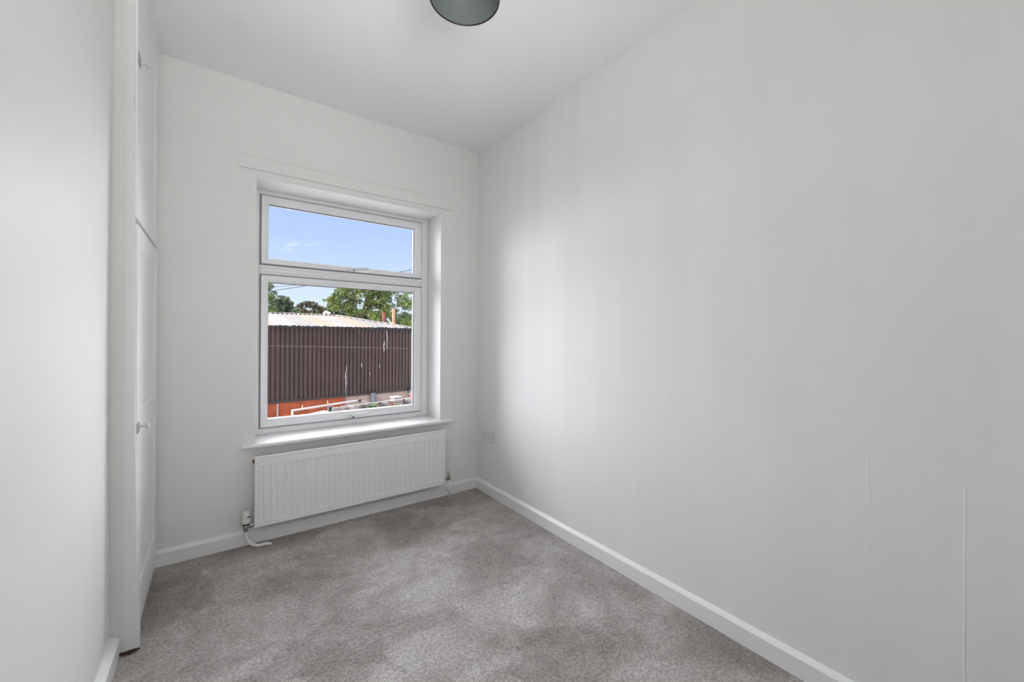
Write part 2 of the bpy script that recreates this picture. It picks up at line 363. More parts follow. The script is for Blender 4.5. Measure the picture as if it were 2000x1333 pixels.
# outer frame, its openings a little larger than the sashes
UZ0, UZ1 = 1.578, 1.998       # upper sash
LZ0, LZ1 = .583, 1.514        # lower sash
SX0, SX1 = .211, 1.243
frame4(FX0, FX1, FZ0, FZ1, SX0-FX0-.002, FX1-SX1-.002, LZ0-FZ0-.002, FZ1-UZ1-.002, YW, YW+.07, ch=.012)
# transom with two soft ridges
bm = bmesh.new()
prism(bm, [(YW+.07, LZ1+.002), (YW+.012, LZ1+.002), (YW+.004, LZ1+.010), (YW+.001, LZ1+.020), (YW+.008, LZ1+.026), (YW+.008, UZ0-.026), (YW+.001, UZ0-.020), (YW+.004, UZ0-.008), (YW+.012, UZ0-.002), (YW+.07, UZ0-.002)], SX0-.004, SX1+.004, 'x')
obj('transom', bm, M['upvc'], w)
def sash(z0, z1, gz0, gz1, gx0=.252, gx1=1.190, hz=None, flip=1):
    s = frame4(SX0+.003, SX1-.003, z0+.003, z1-.003, gx0-SX0-.003, SX1-gx1-.003, gz0-z0-.003, z1-gz1-.003, YW-.006, YW+.045, name='sash', ch=.014)
    obj('pane', B((gx0-.006, gx1+.006, YW+.028, YW+.032, gz0-.006, gz1+.006)), M['glass'], s)
    bm = bmesh.new(); t_ = .003   # dark gasket line round the glass
    for a in ((gx0-.0, gx1+.0, YW+.014, YW+.028, gz1-t_, gz1), (gx1-t_, gx1, YW+.014, YW+.028, gz0, gz1-t_), (gx0, gx0+t_*.4, YW+.014, YW+.028, gz0, gz1-t_), (gx0+t_*.4, gx1-t_, YW+.02, YW+.028, gz0, gz0+t_*.4)): box(bm, *a)
    obj('gasket', bm, M['gasket'], s)
    # rebate seal between sash and frame
    bm = bmesh.new(); a, b_, c, d = SX0-.0025, SX1+.0025, z0-.0025, z1+.0025
    for q_ in ((a, b_, YW+.010, YW+.02, d-.006, d), (a, b_, YW+.010, YW+.02, c, c+.006), (a, a+.006, YW+.010, YW+.02, c+.006, d-.006), (b_-.006, b_, YW+.010, YW+.02, c+.006, d-.006)): box(bm, *q_)
    obj('seal', bm, M['joint'], s)
    return s
s1 = sash(UZ0, UZ1, 1.615, 1.947); s2 = sash(LZ0, LZ1, .634, 1.470)
def handle(x, z, lift):
    y = YW-.006
    bm = bmesh.new(); lathe(bm, [(0, 0), (.017, 0), (.017, .006), (.014, .010), (0, .010)], Vector((x, y, z)), 16, Vector((0, -1, 0)))
    bmesh.ops.scale(bm, verts=bm.verts, vec=(1.7, 1, .62), space=Matrix.Translation((-x, -y, -z)))
    # arched neck and lever
    pts = [Vector((x+.004, y-.008, z)), Vector((x+.010, y-.022, z+.002)), Vector((x+.026, y-.031, z+.006)), Vector((x+.06, y-.033, z+.010+lift*.3)), Vector((x+.105, y-.032, z+.012+lift))]
    sp_ = spline(pts, 5); rings = []
    for i, p in enumerate(sp_):
        f = i/(len(sp_)-1); hz_ = .0075+.002*f; hy = .006-.002*f
        rings.append([bm.verts.new(p+Vector((0, a*hy, b_*hz_))) for a, b_ in ((-1, -.6), (-.6, -1), (.6, -1), (1, -.6), (1, .6), (.6, 1), (-.6, 1), (-1, .6))])
    for a, b_ in zip(rings, rings[1:]):
        for k in range(8): bm.faces.new((a[k], a[(k+1) % 8], b_[(k+1) % 8], b_[k]))
    bm.faces.new(rings[0][::-1]); bm.faces.new(rings[-1])
    h_ = obj('handle', bm, M['plastic'], w, smooth=True)
    bm = bmesh.new(); lathe(bm, [(0, 0), (.0055, 0), (.0055, .003), (0, .003)], Vector((x+.012, y-.0285, z-.001)), 12, Vector((0, -1, 0)))
    obj('lock_button', bm, M['black'], h_)
handle(.735, 1.588, .004); handle(.735, .600, .002)
# inside sill board with rounded nose and horns
bm = bmesh.new()
prism(bm, [(YW+.02, OZ0-.022), (YW+.02, OZ0), (YB-.028, OZ0), (YB-.034, OZ0-.003), (YB-.037, OZ0-.010), (YB-.034, OZ0-.019), (YB-.028, OZ0-.022)], OX0, OX1, 'x')
prism(bm, [(YB, OZ0-.022), (YB, OZ0), (YB-.028, OZ0), (YB-.034, OZ0-.003), (YB-.037, OZ0-.010), (YB-.034, OZ0-.019), (YB-.028, OZ0-.022)], .112, OX0, 'x')
prism(bm, [(YB, OZ0-.022), (YB, OZ0), (YB-.028, OZ0), (YB-.034, OZ0-.003), (YB-.037, OZ0-.010), (YB-.034, OZ0-.019), (YB-.028, OZ0-.022)], OX1, 1.382, 'x')
obj('window_sill', bm, M['gloss'], w)
# batten above the window
bm = bmesh.new(); prism(bm, [(YB, 2.062), (YB-.013, 2.062), (YB-.016, 2.065), (YB-.016, 2.128), (YB-.012, 2.134), (YB, 2.136)], .096, 1.372, 'x')
tag(obj('curtain_batten', bm, M['wall'], bevel=0), 'long flat painted batten fixed to the wall above the window', 'batten')

# ---------------------------------------------------------------- fitted cupboard
cb = empty('fitted_cupboard', (-.25, 2.3, 0), 'tall white built-in cupboard with panelled doors, left of the window', 'cupboard')
# near post: its free edge leans and flares at the foot
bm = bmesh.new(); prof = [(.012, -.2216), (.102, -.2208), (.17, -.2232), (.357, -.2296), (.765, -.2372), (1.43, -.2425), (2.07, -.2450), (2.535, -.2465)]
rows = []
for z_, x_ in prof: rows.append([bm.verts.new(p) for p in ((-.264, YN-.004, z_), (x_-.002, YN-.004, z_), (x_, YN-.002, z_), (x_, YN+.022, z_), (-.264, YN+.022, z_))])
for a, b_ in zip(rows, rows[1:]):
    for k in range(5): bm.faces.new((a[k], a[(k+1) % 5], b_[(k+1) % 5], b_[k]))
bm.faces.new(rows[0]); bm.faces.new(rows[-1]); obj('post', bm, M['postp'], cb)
obj('wall_fillet', B((-.345, -.2635, YN-.0022, YN+.02, .012, H-.003)), M['fillet'], cb)
XF = -.258
obj('face_frame', B((XF-.02, XF, YN+.024, YN+.05,   .06, H), (XF-.02, XF, YB-.045, YB-.001, .09, H), (XF-.02, XF, YN+.05, YB-.045, 1.52, 1.60), (XF-.02, XF, YN+.05, YB-.045, H-.03, H)), M['cupboard'], cb, bevel=.001, seg=1)
bm = bmesh.new(); prism(bm, [(-.262, 0.002), (-.2405, 0.002), (-.2405, .060), (-.243, .064), (-.262, .067)], YN+.024, YB-.019, 'y'); obj('plinth', bm, M['cupboard'], cb)
bm = bmesh.new(); prism(bm, [(-.262, H-.001), (-.232, H-.001), (-.234, H-.005), (-.237, H-.008), (-.262, H-.009)], YN+.024, YB-.001, 'y'); obj('ceiling_bead', bm, M['cupboard'], cb)
obj('carcass_back', B((XC+.01, XC+.02, YN, YB-.01, .02, H-.01)), M['cupboard'], cb)
def door(z0, z1, xf, panels, knobz):
    y0, y1 = YN+.018, YB-.03; th = .020; stl = .082
    bm = bmesh.new()
    box(bm, xf-th, xf, y0, y0+stl, z0, z1); box(bm, xf-th, xf, y1-stl, y1, z0, z1)
    zs = [z0]+[v for p in panels for v in p]+[z1]
    for i in range(0, len(zs), 2): box(bm, xf-th, xf, y0+stl, y1-stl, zs[i], zs[i+1])
    d_ = obj('door', bm, M['cupboard'], cb)
    for a, b_ in panels:
        bm = bmesh.new(); box(bm, xf-th+.002, xf-.005, y0+stl-.004, y1-stl+.004, a-.004, b_+.004)
        obj('door_panel', bm, M['cupboard'], d_)
        bm = bmesh.new()  # sloping bead round the panel
        ya, yb = y0+stl, y1-stl; wd = .010
        O_ = [bm.verts.new(p) for p in ((xf-.001, ya, a), (xf-.001, yb, a), (xf-.001, yb, b_), (xf-.001, ya, b_))]
        I_ = [bm.verts.new(p) for p in ((xf-.0049, ya+wd, a+wd), (xf-.0049, yb-wd, a+wd), (xf-.0049, yb-wd, b_-wd), (xf-.0049, ya+wd, b_-wd))]
        for k in range(4): bm.faces.new((O_[k], O_[(k+1) % 4], I_[(k+1) % 4], I_[k]))
        obj('panel_bead', bm, M['cupboard'], d_)
    ky = y0+.052
    bm = bmesh.new(); box(bm, xf, xf+.003, y0+.004, y0+.052, knobz-.020, knobz+.018); obj('latch_plate', bm, M['latch'], d_, bevel=.001, seg=1)
    bm = bmesh.new(); lathe(bm, [(0, 0), (.008, 0), (.006, .003), (.004, .008), (.0045, .014), (.008, .018), (.0105, .022), (.0095, .026), (.005, .0285), (0, .029)], Vector((xf+.003, ky, knobz)), 20, Vector((1, 0, 0)))
    tag(obj('knob', bm, M['knob'], d_, smooth=True), 'small round pale knob')
    return d_
door(1.572, 2.526, -.2385, [(1.655, 2.448)], 2.165)
door(.074, 1.548, -.2350, [(.185, .765), (.853, 1.465)], .800)
# frayed carpet edge at the post's foot
bm = bmesh.new()
for k in range(60):
    p = Vector((random.uniform(-.272, -.226), random.uniform(YN-.016, YN+.004), random.uniform(.001, .008)))
    q_ = p+Vector((random.uniform(-.012, .012), random.uniform(-.008, .008), random.uniform(-.002, .006)))
    tube(bm, [p, (p+q_)/2+Vector((0, 0, .003)), q_], .0011, 4)
tag(obj('carpet_fray', bm, M['brown']), 'dark frayed threads at the foot of the cupboard post', 'threads', kind='stuff')

# ---------------------------------------------------------------- radiator
rd = empty('radiator', (.735, YB, .1), 'white ribbed panel radiator under the window', 'radiator')
RX0, RX1, RZ0, RZ1, RY = .168, 1.300, .106, .490, 2.570
def rad_panel():
    bm = bmesh.new()
    xs = [(RX0, 1), (RX0+.003, 2), (RX0+.012, 2), (RX0+.0135, 3), (RX0+.016, 3), (RX0+.0175, 2)]
    for k in range(33):
        a = .190+.0333*k; xs += [(a, 2), (a+.005, 4), (a+.017, 4), (a+.022, 2)]
    xs += [(RX1-.014, 2), (RX1-.0125, 3), (RX1-.010, 3), (RX1-.0085, 2), (RX1-.003, 2), (RX1, 1)]
    zs = [(RZ0, 1), (RZ0+.004, 0), (RZ0+.012, 0), (RZ0+.0135, 3), (RZ0+.016, 3), (RZ0+.018, 0), (.140, 0), (.149, 5), (.428, 5), (.437, 0), (RZ1-.018, 0), (RZ1-.0165, 3), (RZ1-.014, 3), (RZ1-.012, 0), (RZ1-.004, 0), (RZ1, 1)]
    g = []
    for z_, zk in zs:
        row = []
        for x_, xk in xs:
            y = RY
            if zk == 1 or xk == 1: y = RY+.004
            elif zk == 3 and RX0+.012 < x_ < RX1-.012: y = RY+.0018
            elif xk == 3 and RZ0+.012 < z_ < RZ1-.012: y = RY+.0018
            if xk == 4 and zk == 5: y = RY+.0052
            row.append(bm.verts.new((x_, y, z_)))
        g.append(row)
    for a, b_ in zip(g, g[1:]):
        for i in range(len(a)-1): bm.faces.new((a[i], a[i+1], b_[i+1], b_[i]))
    # returned edges and a back skin
    border = g[0] + [r_[-1] for r_ in g[1:]] + g[-1][-2::-1] + [r_[0] for r_ in g[-2:0:-1]]
    back = [bm.verts.new((v.co.x, RY+.014, v.co.z)) for v in border]
    for i in range(len(border)): bm.faces.new((border[i], border[(i+1) % len(border)], back[(i+1) % len(border)], back[i]))
    bm.faces.new(back)
    return bm
obj('front_panel', rad_panel(), M['radiator'], rd)
bm = bmesh.new(); f0 = None; k = 0; x_ = .194
while x_ < 1.276:
    yy = (RY+.0155, RY+.048)[k % 2]
    cur = [(x_, yy), (x_+.004, yy)]
    for cx, cyy in cur:
        nv = (bm.verts.new((cx, cyy, .118)), bm.verts.new((cx, cyy, .484)))
        if f0: bm.faces.new((f0[0], nv[0], nv[1], f0[1]))
        f0 = nv
    x_ += .0058; k += 1
o = obj('convector_fins', bm, M['fin'], rd); o['kind'] = 'stuff'
md = o.modifiers.new('t', 'SOLIDIFY'); md.thickness = .0006
for a in (.30, 1.13): obj('wall_bracket', B((a, a+.04, RY+.048, YB-.001, .16, .47)), M['radiator'], rd)
bm = bmesh.new(); lathe(bm, [(0, 0), (.010, 0), (.010, .007), (.007, .009), (0, .009)], Vector((RX0, RY+.022, .462)), 12, Vector((-1, 0, 0)))
lathe(bm, [(.0001, 0), (.012, 0), (.012, .03), (0, .03)], Vector((RX0+.001, RY+.022, .462)), 12, Vector((1, 0, 0)))
obj('end_plug', bm, M['brown'], rd)
# thermostatic valve, bottom left
vx, vy = .131, 2.593
bm = bmesh.new(); lathe(bm, [(0, 0), (.021, 0), (.0235, .004), (.0235, .026), (.0200, .034), (.0195, .062), (.0185, .066), (.010, .067), (0, .067)], Vector((vx, vy, .137)), 24)
for v in bm.verts:
    a = math.atan2(v.co.y-vy, v.co.x-vx)
    if v.co.z > .16: 
        s_ = 1+.03*math.cos(a*10); v.co.x = vx+(v.co.x-vx)*s_; v.co.y = vy+(v.co.y-vy)*s_
vh = obj('valve_head', bm, M['trvwhite'], rd, smooth=True)
bm = bmesh.new(); box(bm, vx+.002, vx+.018, vy-.0205, vy-.014, .172, .176); obj('marker', bm, M['black'], vh)
bm = bmesh.new(); lathe(bm, [(0, 0), (.018, 0), (.019, .009), (0, .009)], Vector((vx, vy, .129)), 20); obj('valve_collar', bm, M['black'], rd)
bm = bmesh.new(); lathe(bm, [(0, 0), (.008, 0), (.0095, .006), (.0135, .012), (.0150, .030), (.0135, .038), (0, .038)], Vector((vx, vy, .092)), 12)
lathe(bm, [(0, 0), (.009, 0), (.009, .012), (.0115, .0125), (.0115, .026), (.007, .0265), (.007, .038), (0, .038)], Vector((vx+.006, vy, .119)), 6, Vector((1, 0, 0)))
obj('valve_body', bm, M['chrome'], rd)
def pp(px, py, y): return onp(px, py, 1, y)
pts = [Vector((vx, vy, .10)), pp(480, 1046, vy), pp(483, 1055, vy-.002), pp(491, 1063, vy-.006), pp(503, 1066, vy-.010), pp(516, 1063, vy-.013), pp(524, 1062.5, vy-.016)]
pts = [pts[0]] + pts[1:]
end = onp(531.5, 1065, 2, -.008)
bm = bmesh.new(); tube(bm, spline(pts+[end], 6), .0078, 12); obj('supply_pipe', bm, M['gloss'], rd, smooth=True)
# lockshield valve, bottom right
lx = 1.341
bm = bmesh.new(); lathe(bm, [(0, 0), (.0105, 0), (.011, .003), (.009, .026), (.006, .030), (0, .030)], Vector((lx+.001, vy, .152)), 16); tag(obj('valve_cap', bm, M['pinkcap'], rd, smooth=True), 'pale cap of the small right-hand valve')
bm = bmesh.new(); lathe(bm, [(0, 0), (.008, 0), (.010, .005), (.0125, .008), (.0125, .020), (.009, .022), (.010, .030), (0, .030)], Vector((lx, vy, .122)), 8)
lathe(bm, [(0, 0), (.009, 0), (.009, .012), (.006, .013), (.006, .036), (0, .036)], Vector((lx-.003, vy, .134)), 6, Vector((-1, 0, 0)))
obj('valve_body', bm, M['chrome'], rd)
bm = bmesh.new(); tube(bm, [(lx+.002, vy, .126), (lx+.002, vy, .06), (lx+.004, vy, -.01)], .0078, 12); obj('return_pipe', bm, M['gloss'], rd, smooth=True)

# ---------------------------------------------------------------- socket on the right wall
sk = empty('double_socket', (XR, 2.484, .424), 'white double power socket low on the right wall near the corner', 'socket')
sy0, sy1, sz0, sz1 = 2.411, 2.557, .381, .467
obj('face_plate', B((XR-.010, XR, sy0, sy1, sz0, sz1)), M['plastic'], sk, bevel=.003)
for c in (2.447, 2.521):
    obj('rocker_switch', B((XR-.0135, XR-.009, c-.006+.018*(1 if c > 2.5 else -1), c+.006+.018*(1 if c > 2.5 else -1), .444, .458)), M['plastic'], sk, bevel=.001, seg=1)
    bm = B((XR-.0105, XR-.0095, c-.002, c+.002, .426, .435), (XR-.0105, XR-.0095, c-.0145, c-.008, .405, .410), (XR-.0105, XR-.0095, c+.008, c+.0145, .405, .410))
    obj('pin_slots', bm, M['joint'], sk)
for c in (sy0+.012, sy1-.012):
    bm = bmesh.new(); lathe(bm, [(0, 0), (.003, 0), (.003, .0015), (0, .002)], Vector((XR-.0095, c, .424)), 10, Vector((-1, 0, 0))); obj('screw', bm, M['chrome'], sk)

# ---------------------------------------------------------------- pendant lamp
LZ, LR, LC = 2.168, .107, Vector((.602, 1.080, 0))
pl = empty('pendant_lamp', (LC.x, LC.y, LZ), 'dark-rimmed dome lampshade hanging from the ceiling, grey inside', 'lamp')
c0 = Vector((LC.x, LC.y, LZ))
bm = bmesh.new(); lathe(bm, [(LR-.001, .001), (LR*.985, .016), (LR*.93, .045), (LR*.80, .078), (LR*.58, .105), (LR*.34, .120), (.024, .128), (.024, .15), (.018, .165), (0, .168)], c0, 64)
shd = obj('shade', bm, M['shade_rim'], pl, smooth=True)
bm = bmesh.new(); lathe(bm, [(LR-.0045, .001), (LR*.955, .016), (LR*.90, .045), (LR*.77, .074), (LR*.55, .100), (LR*.33, .114), (.022, .122), (0, .122)], c0, 64)
tag(obj('shade_lining', bm, M['shade_in'], shd, smooth=True), 'grey-green inner face of the shade')
bm = bmesh.new(); seg = 64
for i in range(1): 
    ring = lathe(bm, [(LR-.0046, .0015), (LR-.0045, -.0005), (LR-.003, -.0012), (LR-.0005, -.0005), (LR, .0015)], c0, 64)
obj('shade_rim', bm, M['shade_rim'], shd, smooth=True)
bm = bmesh.new(); lathe(bm, [(0, 0), (.017, 0), (.017, .028), (0, .03)], c0+Vector((0, 0, .092)), 20); obj('lamp_holder', bm, M['cable'], pl)
bm = bmesh.new(); tube(bm, [c0+Vector((0, 0, .16)), Vector((LC.x, LC.y, H-.01))], .003, 8); obj('flex', bm, M['cable'], pl)
bm = bmesh.new(); lathe(bm, [(0, 0), (.012, 0), (.03, .012), (.04, .025), (.04, .032), (0, .032)], Vector((LC.x, LC.y, H-.032)), 28); obj('ceiling_rose', bm, M['plastic'], pl, smooth=True)

# ================================================================ outdoors
GZ = -3.45
tag(obj('yard_ground', B((-40, 60, YO+.3, 95, GZ-.2, GZ)), M['ground']), 'concrete ground of the yards outside', 'ground', kind='structure')
tag(obj('wall_exterior', B((-3.5, OX0-.05, YO, YO+.1, GZ, H+.4), (OX1+.05, 4.5, YO, YO+.1, GZ, H+.4), (OX0-.05, OX1+.05, YO, YO+.1, GZ, OZ0-.04), (OX0-.05, OX1+.05, YO, YO+.1, OZ1+.03, H+.4)), M['houseext']), 'outer face of the house around the window', 'wall', kind='structure')

# ---- shed: local frame s (along wall), n (towards us)
P0 = dep(526, 637.6, 20); aa = math.radians(82.3)
D = Vector((math.sin(aa), math.cos(aa), 0)); Nn = Vector((D.y, -D.x, 0)); Z = Vector((0, 0, 1))
def sp3(s, nrm, z): return Vector((P0.x, P0.y, 0)) + D*s + Nn*nrm + Z*z
def onwall(px, py, off=0):
    d = ray(px, py); b0 = sp3(0, off, 0); den = d.dot(Nn); t_ = (b0-Vector((0, 0, 0))).dot(Nn)/den
    p = O+d*t_; s = (p-Vector((P0.x, P0.y, 0))).dot(D); return s, p.z
ZE, ZB, S0, S1 = 1.64, -2.13, -6.05, 7.82
shed = empty('industrial_shed', sp3(1, 0, GZ), 'long shed with brown ribbed cladding and pale sheet roof beyond the yards', 'building')
pitch_r = .2165
nshw = 5
def ribprof(s0, s1, ph=0):
    """trapezoid ribs"""
    pts = []; k = math.floor((s0-ph)/pitch_r)
    while ph+k*pitch_r < s1:
        a = ph+k*pitch_r
        for f, d_ in ((0, 0), (.26, 0), (.34, .07), (.92, .07)): pts.append((a+f*pitch_r, d_))
        k += 1
    pts = [p for p in pts if s0 <= p[0] < s1-.001]
    pts.append((s1, 0.0)) 
    if pts[0][0] > s0+.001: pts.insert(0, (s0, 0))
    return pts
i = 0; s = S0
while s < S1-.05:
    e = min(s+pitch_r*nshw, S1)
    bm = bmesh.new(); prev = None
    tilt = random.uniform(0, .006)
    for a, d_ in ribprof(s, e, S0):
        cur = [bm.verts.new(sp3(a, d_-.02+tilt, z_)) for z_ in (ZB, ZE-.02)]
        if prev: bm.faces.new((prev[0], cur[0], cur[1], prev[1]))
        prev = cur
    obj('cladding_sheet', bm, M['clad' if i % 3 else 'clad2'], shed)
    s = e; i += 1
def sbox(name, s0, s1, n0, n1, z0, z1, m, parent=shed):
    bm = bmesh.new(); c = sp3((s0+s1)/2, (n0+n1)/2, (z0+z1)/2); obox(bm, c, D, Nn, Z, (s1-s0)/2, (n1-n0)/2, (z1-z0)/2); return obj(name, bm, m, parent)
sbox('wall_core', S0, S1-.02, -4.3, -.03, GZ, ZE-.1, M['flash'])
sbox('bottom_flashing', S0, S1, -.01, .07, ZB-.10, ZB+.03, M['flash'])
# gutter with joint brackets
bm = bmesh.new(); obox(bm, sp3((S0+S1)/2+.1, .09, ZE-.045), D, Nn, Z, (S1-S0)/2+.1, .07, .055)
s = S0
while s < S1: obox(bm, sp3(s, .11, ZE+.005+random.uniform(-.01, .02)), D, Nn, Z, .055, .06, .03); s += pitch_r*random.choice((1, 2, 2, 3))
obj('gutter', bm, M['gutter'], shed)
sbox('corner_post', S1-.02, S1+.12, -.05, .10, GZ, ZE-.03, mat('grey_corner_post', (.24, .25, .245), .6, nscale=2))
# roof
RD = 4.4
sL, zR = onwall(526, 612.6, -RD); sE, zE2 = onwall(656, 615.8, -RD)
zR = (zR+zE2)/2; SC = S1+.35
def vmax(s): return 1 if s <= sE else max(0.02, 1-(s-sE)/(SC-sE))
s = S0-.6; i = 0; tints = [0, 0, 1, 0, 1, 0, 1, 0, 2, 1, 0, 1, 2, 0, 2]
while s < SC-.02:
    e = min(s+1.0, SC); bm = bmesh.new(); prev = None; k_ = 28
    for j in range(k_+1):
        a = s+(e-s)*j/k_; dz = .045*math.cos(2*math.pi*a/.25)
        v1 = vmax(a); cur = [bm.verts.new(sp3(a, .16-(RD+.16)*v, ZE+(zR-ZE)*v+dz+(.012 if j == 0 else 0))) for v in (0, v1*.5, v1)]
        if prev:
            for q_ in (0, 1): bm.faces.new((prev[q_], cur[q_], cur[q_+1], prev[q_+1]))
        prev = cur
    obj('roof_sheet', bm, M['roofs'][tints[i % len(tints)]], shed, smooth=True)
    s = e; i += 1
def capline(a, b_, name):
    n_ = max(2, int((b_-a).length/.75))
    for k in range(n_):
        p, q_ = a+(b_-a)*(k/n_), a+(b_-a)*((k+.93)/n_); d_ = (q_-p).normalized(); side = d_.cross(Z).normalized()
        bm = bmesh.new(); obox(bm, (p+q_)/2+Z*.03, d_, side, Z, (q_-p).length/2, .17, .022)
        obj(name, bm, M['caps'][random.choice((0, 0, 1))], shed, bevel=.02, seg=1)
capline(sp3(S0-.6, -RD, zR), sp3(sE, -RD, zR), 'ridge_cap')
capline(sp3(sE, -RD, zR), sp3(SC, .16, ZE), 'hip_cap')
bm = bmesh.new(); bm.faces.new([bm.verts.new(p) for p in (sp3(S0-.6, -RD, zR), sp3(sE, -RD, zR), sp3(sE, -2*RD, ZE), sp3(S0-.6, -2*RD, ZE))])
bm.faces.new([bm.verts.new(p) for p in (sp3(sE, -RD, zR), sp3(SC, .16, ZE), sp3(SC, -2*RD, ZE), sp3(sE, -2*RD, ZE))]); obj('far_roof_slope', bm, M['roofs'][0], shed)
# brick plinth wall
sb = onwall(674, 780)[0]
sbox('brick_backing', S0, sb-.01, -.03, -.006, GZ, ZB-.02, M['mortar'])
bm = bmesh.new(); z_ = ZB-.10; row = 0
while z_ > GZ:
    a = S0+(.1125 if row % 2 else 0)
    while a < sb-.02:
        w_ = min(.215, sb-a)
        if a > -1.2: obox(bm, sp3(a+w_/2, .000+random.uniform(-.003, .003), z_-.0325), D, Nn, Z, w_/2, .011, .0325)
        a += .225
    z_ -= .075; row += 1
obj('bricks', bm, M['brick'], shed)['kind'] = 'stuff'
s_ = onwall(541.5, 800)[0]; sbox('white_conduit', s_-.03, s_+.04, .01, .05, GZ, ZB-.12, M['palepipe'])
sbox('rendered_wall', sb, S1+.6, -.03, .03, GZ, ZB-.05, M['render'])
for px, z1_ in ((726, ZB-.02), (800.5, ZB-.02)):
    s_ = onwall(px, 775)[0]; bm = bmesh.new(); tube(bm, [sp3(s_, .20, GZ), sp3(s_, .20, z1_)], .155, 16)
    tag(obj('downpipe', bm, M['steelgrey'], shed, smooth=True), 'blue-grey steel drum-like pipe below the cladding')
s_ = onwall(674.5, 770)[0]; bm = bmesh.new(); tube(bm, [sp3(s_, .10, GZ), sp3(s_, .10, ZB+.5)], .014, 6); obj('thin_conduit', bm, M['steelgrey'], shed)
# bird-dropping / paint streaks on the cladding
def streak(pts):
    bm = bmesh.new(); prev = None
    for px, py, hw in pts:
        s_, z_ = onwall(px, py, .062); cur = [bm.verts.new(sp3(s_+q_*hw*.6, .062, z_)) for q_ in (-1, 1)]
        if prev: bm.faces.new((prev[0], prev[1], cur[1], cur[0]))
        prev = cur
    f = bmesh.ops.extrude_face_region(bm, geom=bm.faces[:]); bmesh.ops.translate(bm, verts=[v for v in f['geom'] if isinstance(v, bmesh.types.BMVert)], vec=-Nn*.012)
    obj('paint_streak', bm, M['streak'], shed)
streak([(677, 712, .01), (676.5, 722, .03), (675.5, 728, .025), (675, 737, .05), (675.8, 744, .045), (676, 750, .055), (675, 758, .02), (674.6, 770, .012)])
streak([(754, 641, .012), (755, 650, .03), (756.5, 660, .04), (755.5, 668, .03), (756, 675, .03), (755, 682, .02)])
streak([(751, 667, .03), (750, 673, .07), (749.3, 678, .03), (750.2, 682, .05), (750, 687, .03)])
streak([(706, 709, .03), (706.5, 715, .04), (706, 719, .015)])
streak([(741, 712, .02), (741.5, 717, .03), (741, 720, .01)])
streak([(722, 729, .03), (723, 732, .03), (722, 734, .01)])

# ---- things on the shed roof and behind it
t_ = 24.2
g0 = dep(632.5, 612, t_); g1 = dep(646, 613, t_)
fl = empty('ridge_floodlight', dep(633, 616, t_), 'small white cylindrical floodlight on a bracket on the roof ridge', 'lamp')
bm = bmesh.new(); a = dep(634.5, 609.2, t_); b_ = dep(644.5, 612.8, t_); tube(bm, [a, a*.5+b_*.5, b_], .075, 14); obj('lamp_body', bm, M['plastic'], fl)
bm = bmesh.new(); tube(bm, [dep(631.8, 618, t_), dep(631.8, 609.5, t_)], .03, 8); tube(bm, [dep(631.8, 613, t_), dep(639, 611.6, t_)], .03, 8); obj('bracket', bm, M['plastic'], fl)
bm = bmesh.new(); a = dep(756.8, 623.5, 26); b_ = dep(765.5, 634, 26); tube(bm, [a, b_], .06, 10); lathe(bm, [(0, -.02), (.075, -.02), (.075, .1), (0, .1)], a, 12, (b_-a))
tag(obj('vent_pipe', bm, M['palepipe'], shed), 'short leaning white vent pipe')
def post(name, px, y0, y1, t_, hw, m, lab, cat='post', top=None):
    e_ = empty(name, dep(px, y1, t_)*1, lab, cat); e_.location.z = GZ
    a, b_ = dep(px, y1, t_), dep(px, y0, t_)
    bm = bmesh.new(); obox(bm, Vector((a.x, a.y, (GZ+b_.z)/2)), D, Nn, Z, hw, hw, (b_.z-GZ)/2); obj('post_shaft', bm, m, e_, bevel=.02, seg=1)
    bm = bmesh.new(); obox(bm, Vector((a.x, a.y, b_.z+.03)), D, Nn, Z, hw*1.25, hw*1.25, .03); obj('post_cap', bm, top or m, e_)
post('rusty_post', 749.5, 609.5, 632, 33, .095, M['rust'], 'rust-red square post behind the shed roof, left of the tan one', top=M['flash'])
post('timber_post', 768.5, 603.5, 634, 33, .092, M['timber'], 'taller tan timber post rising behind the shed roof')

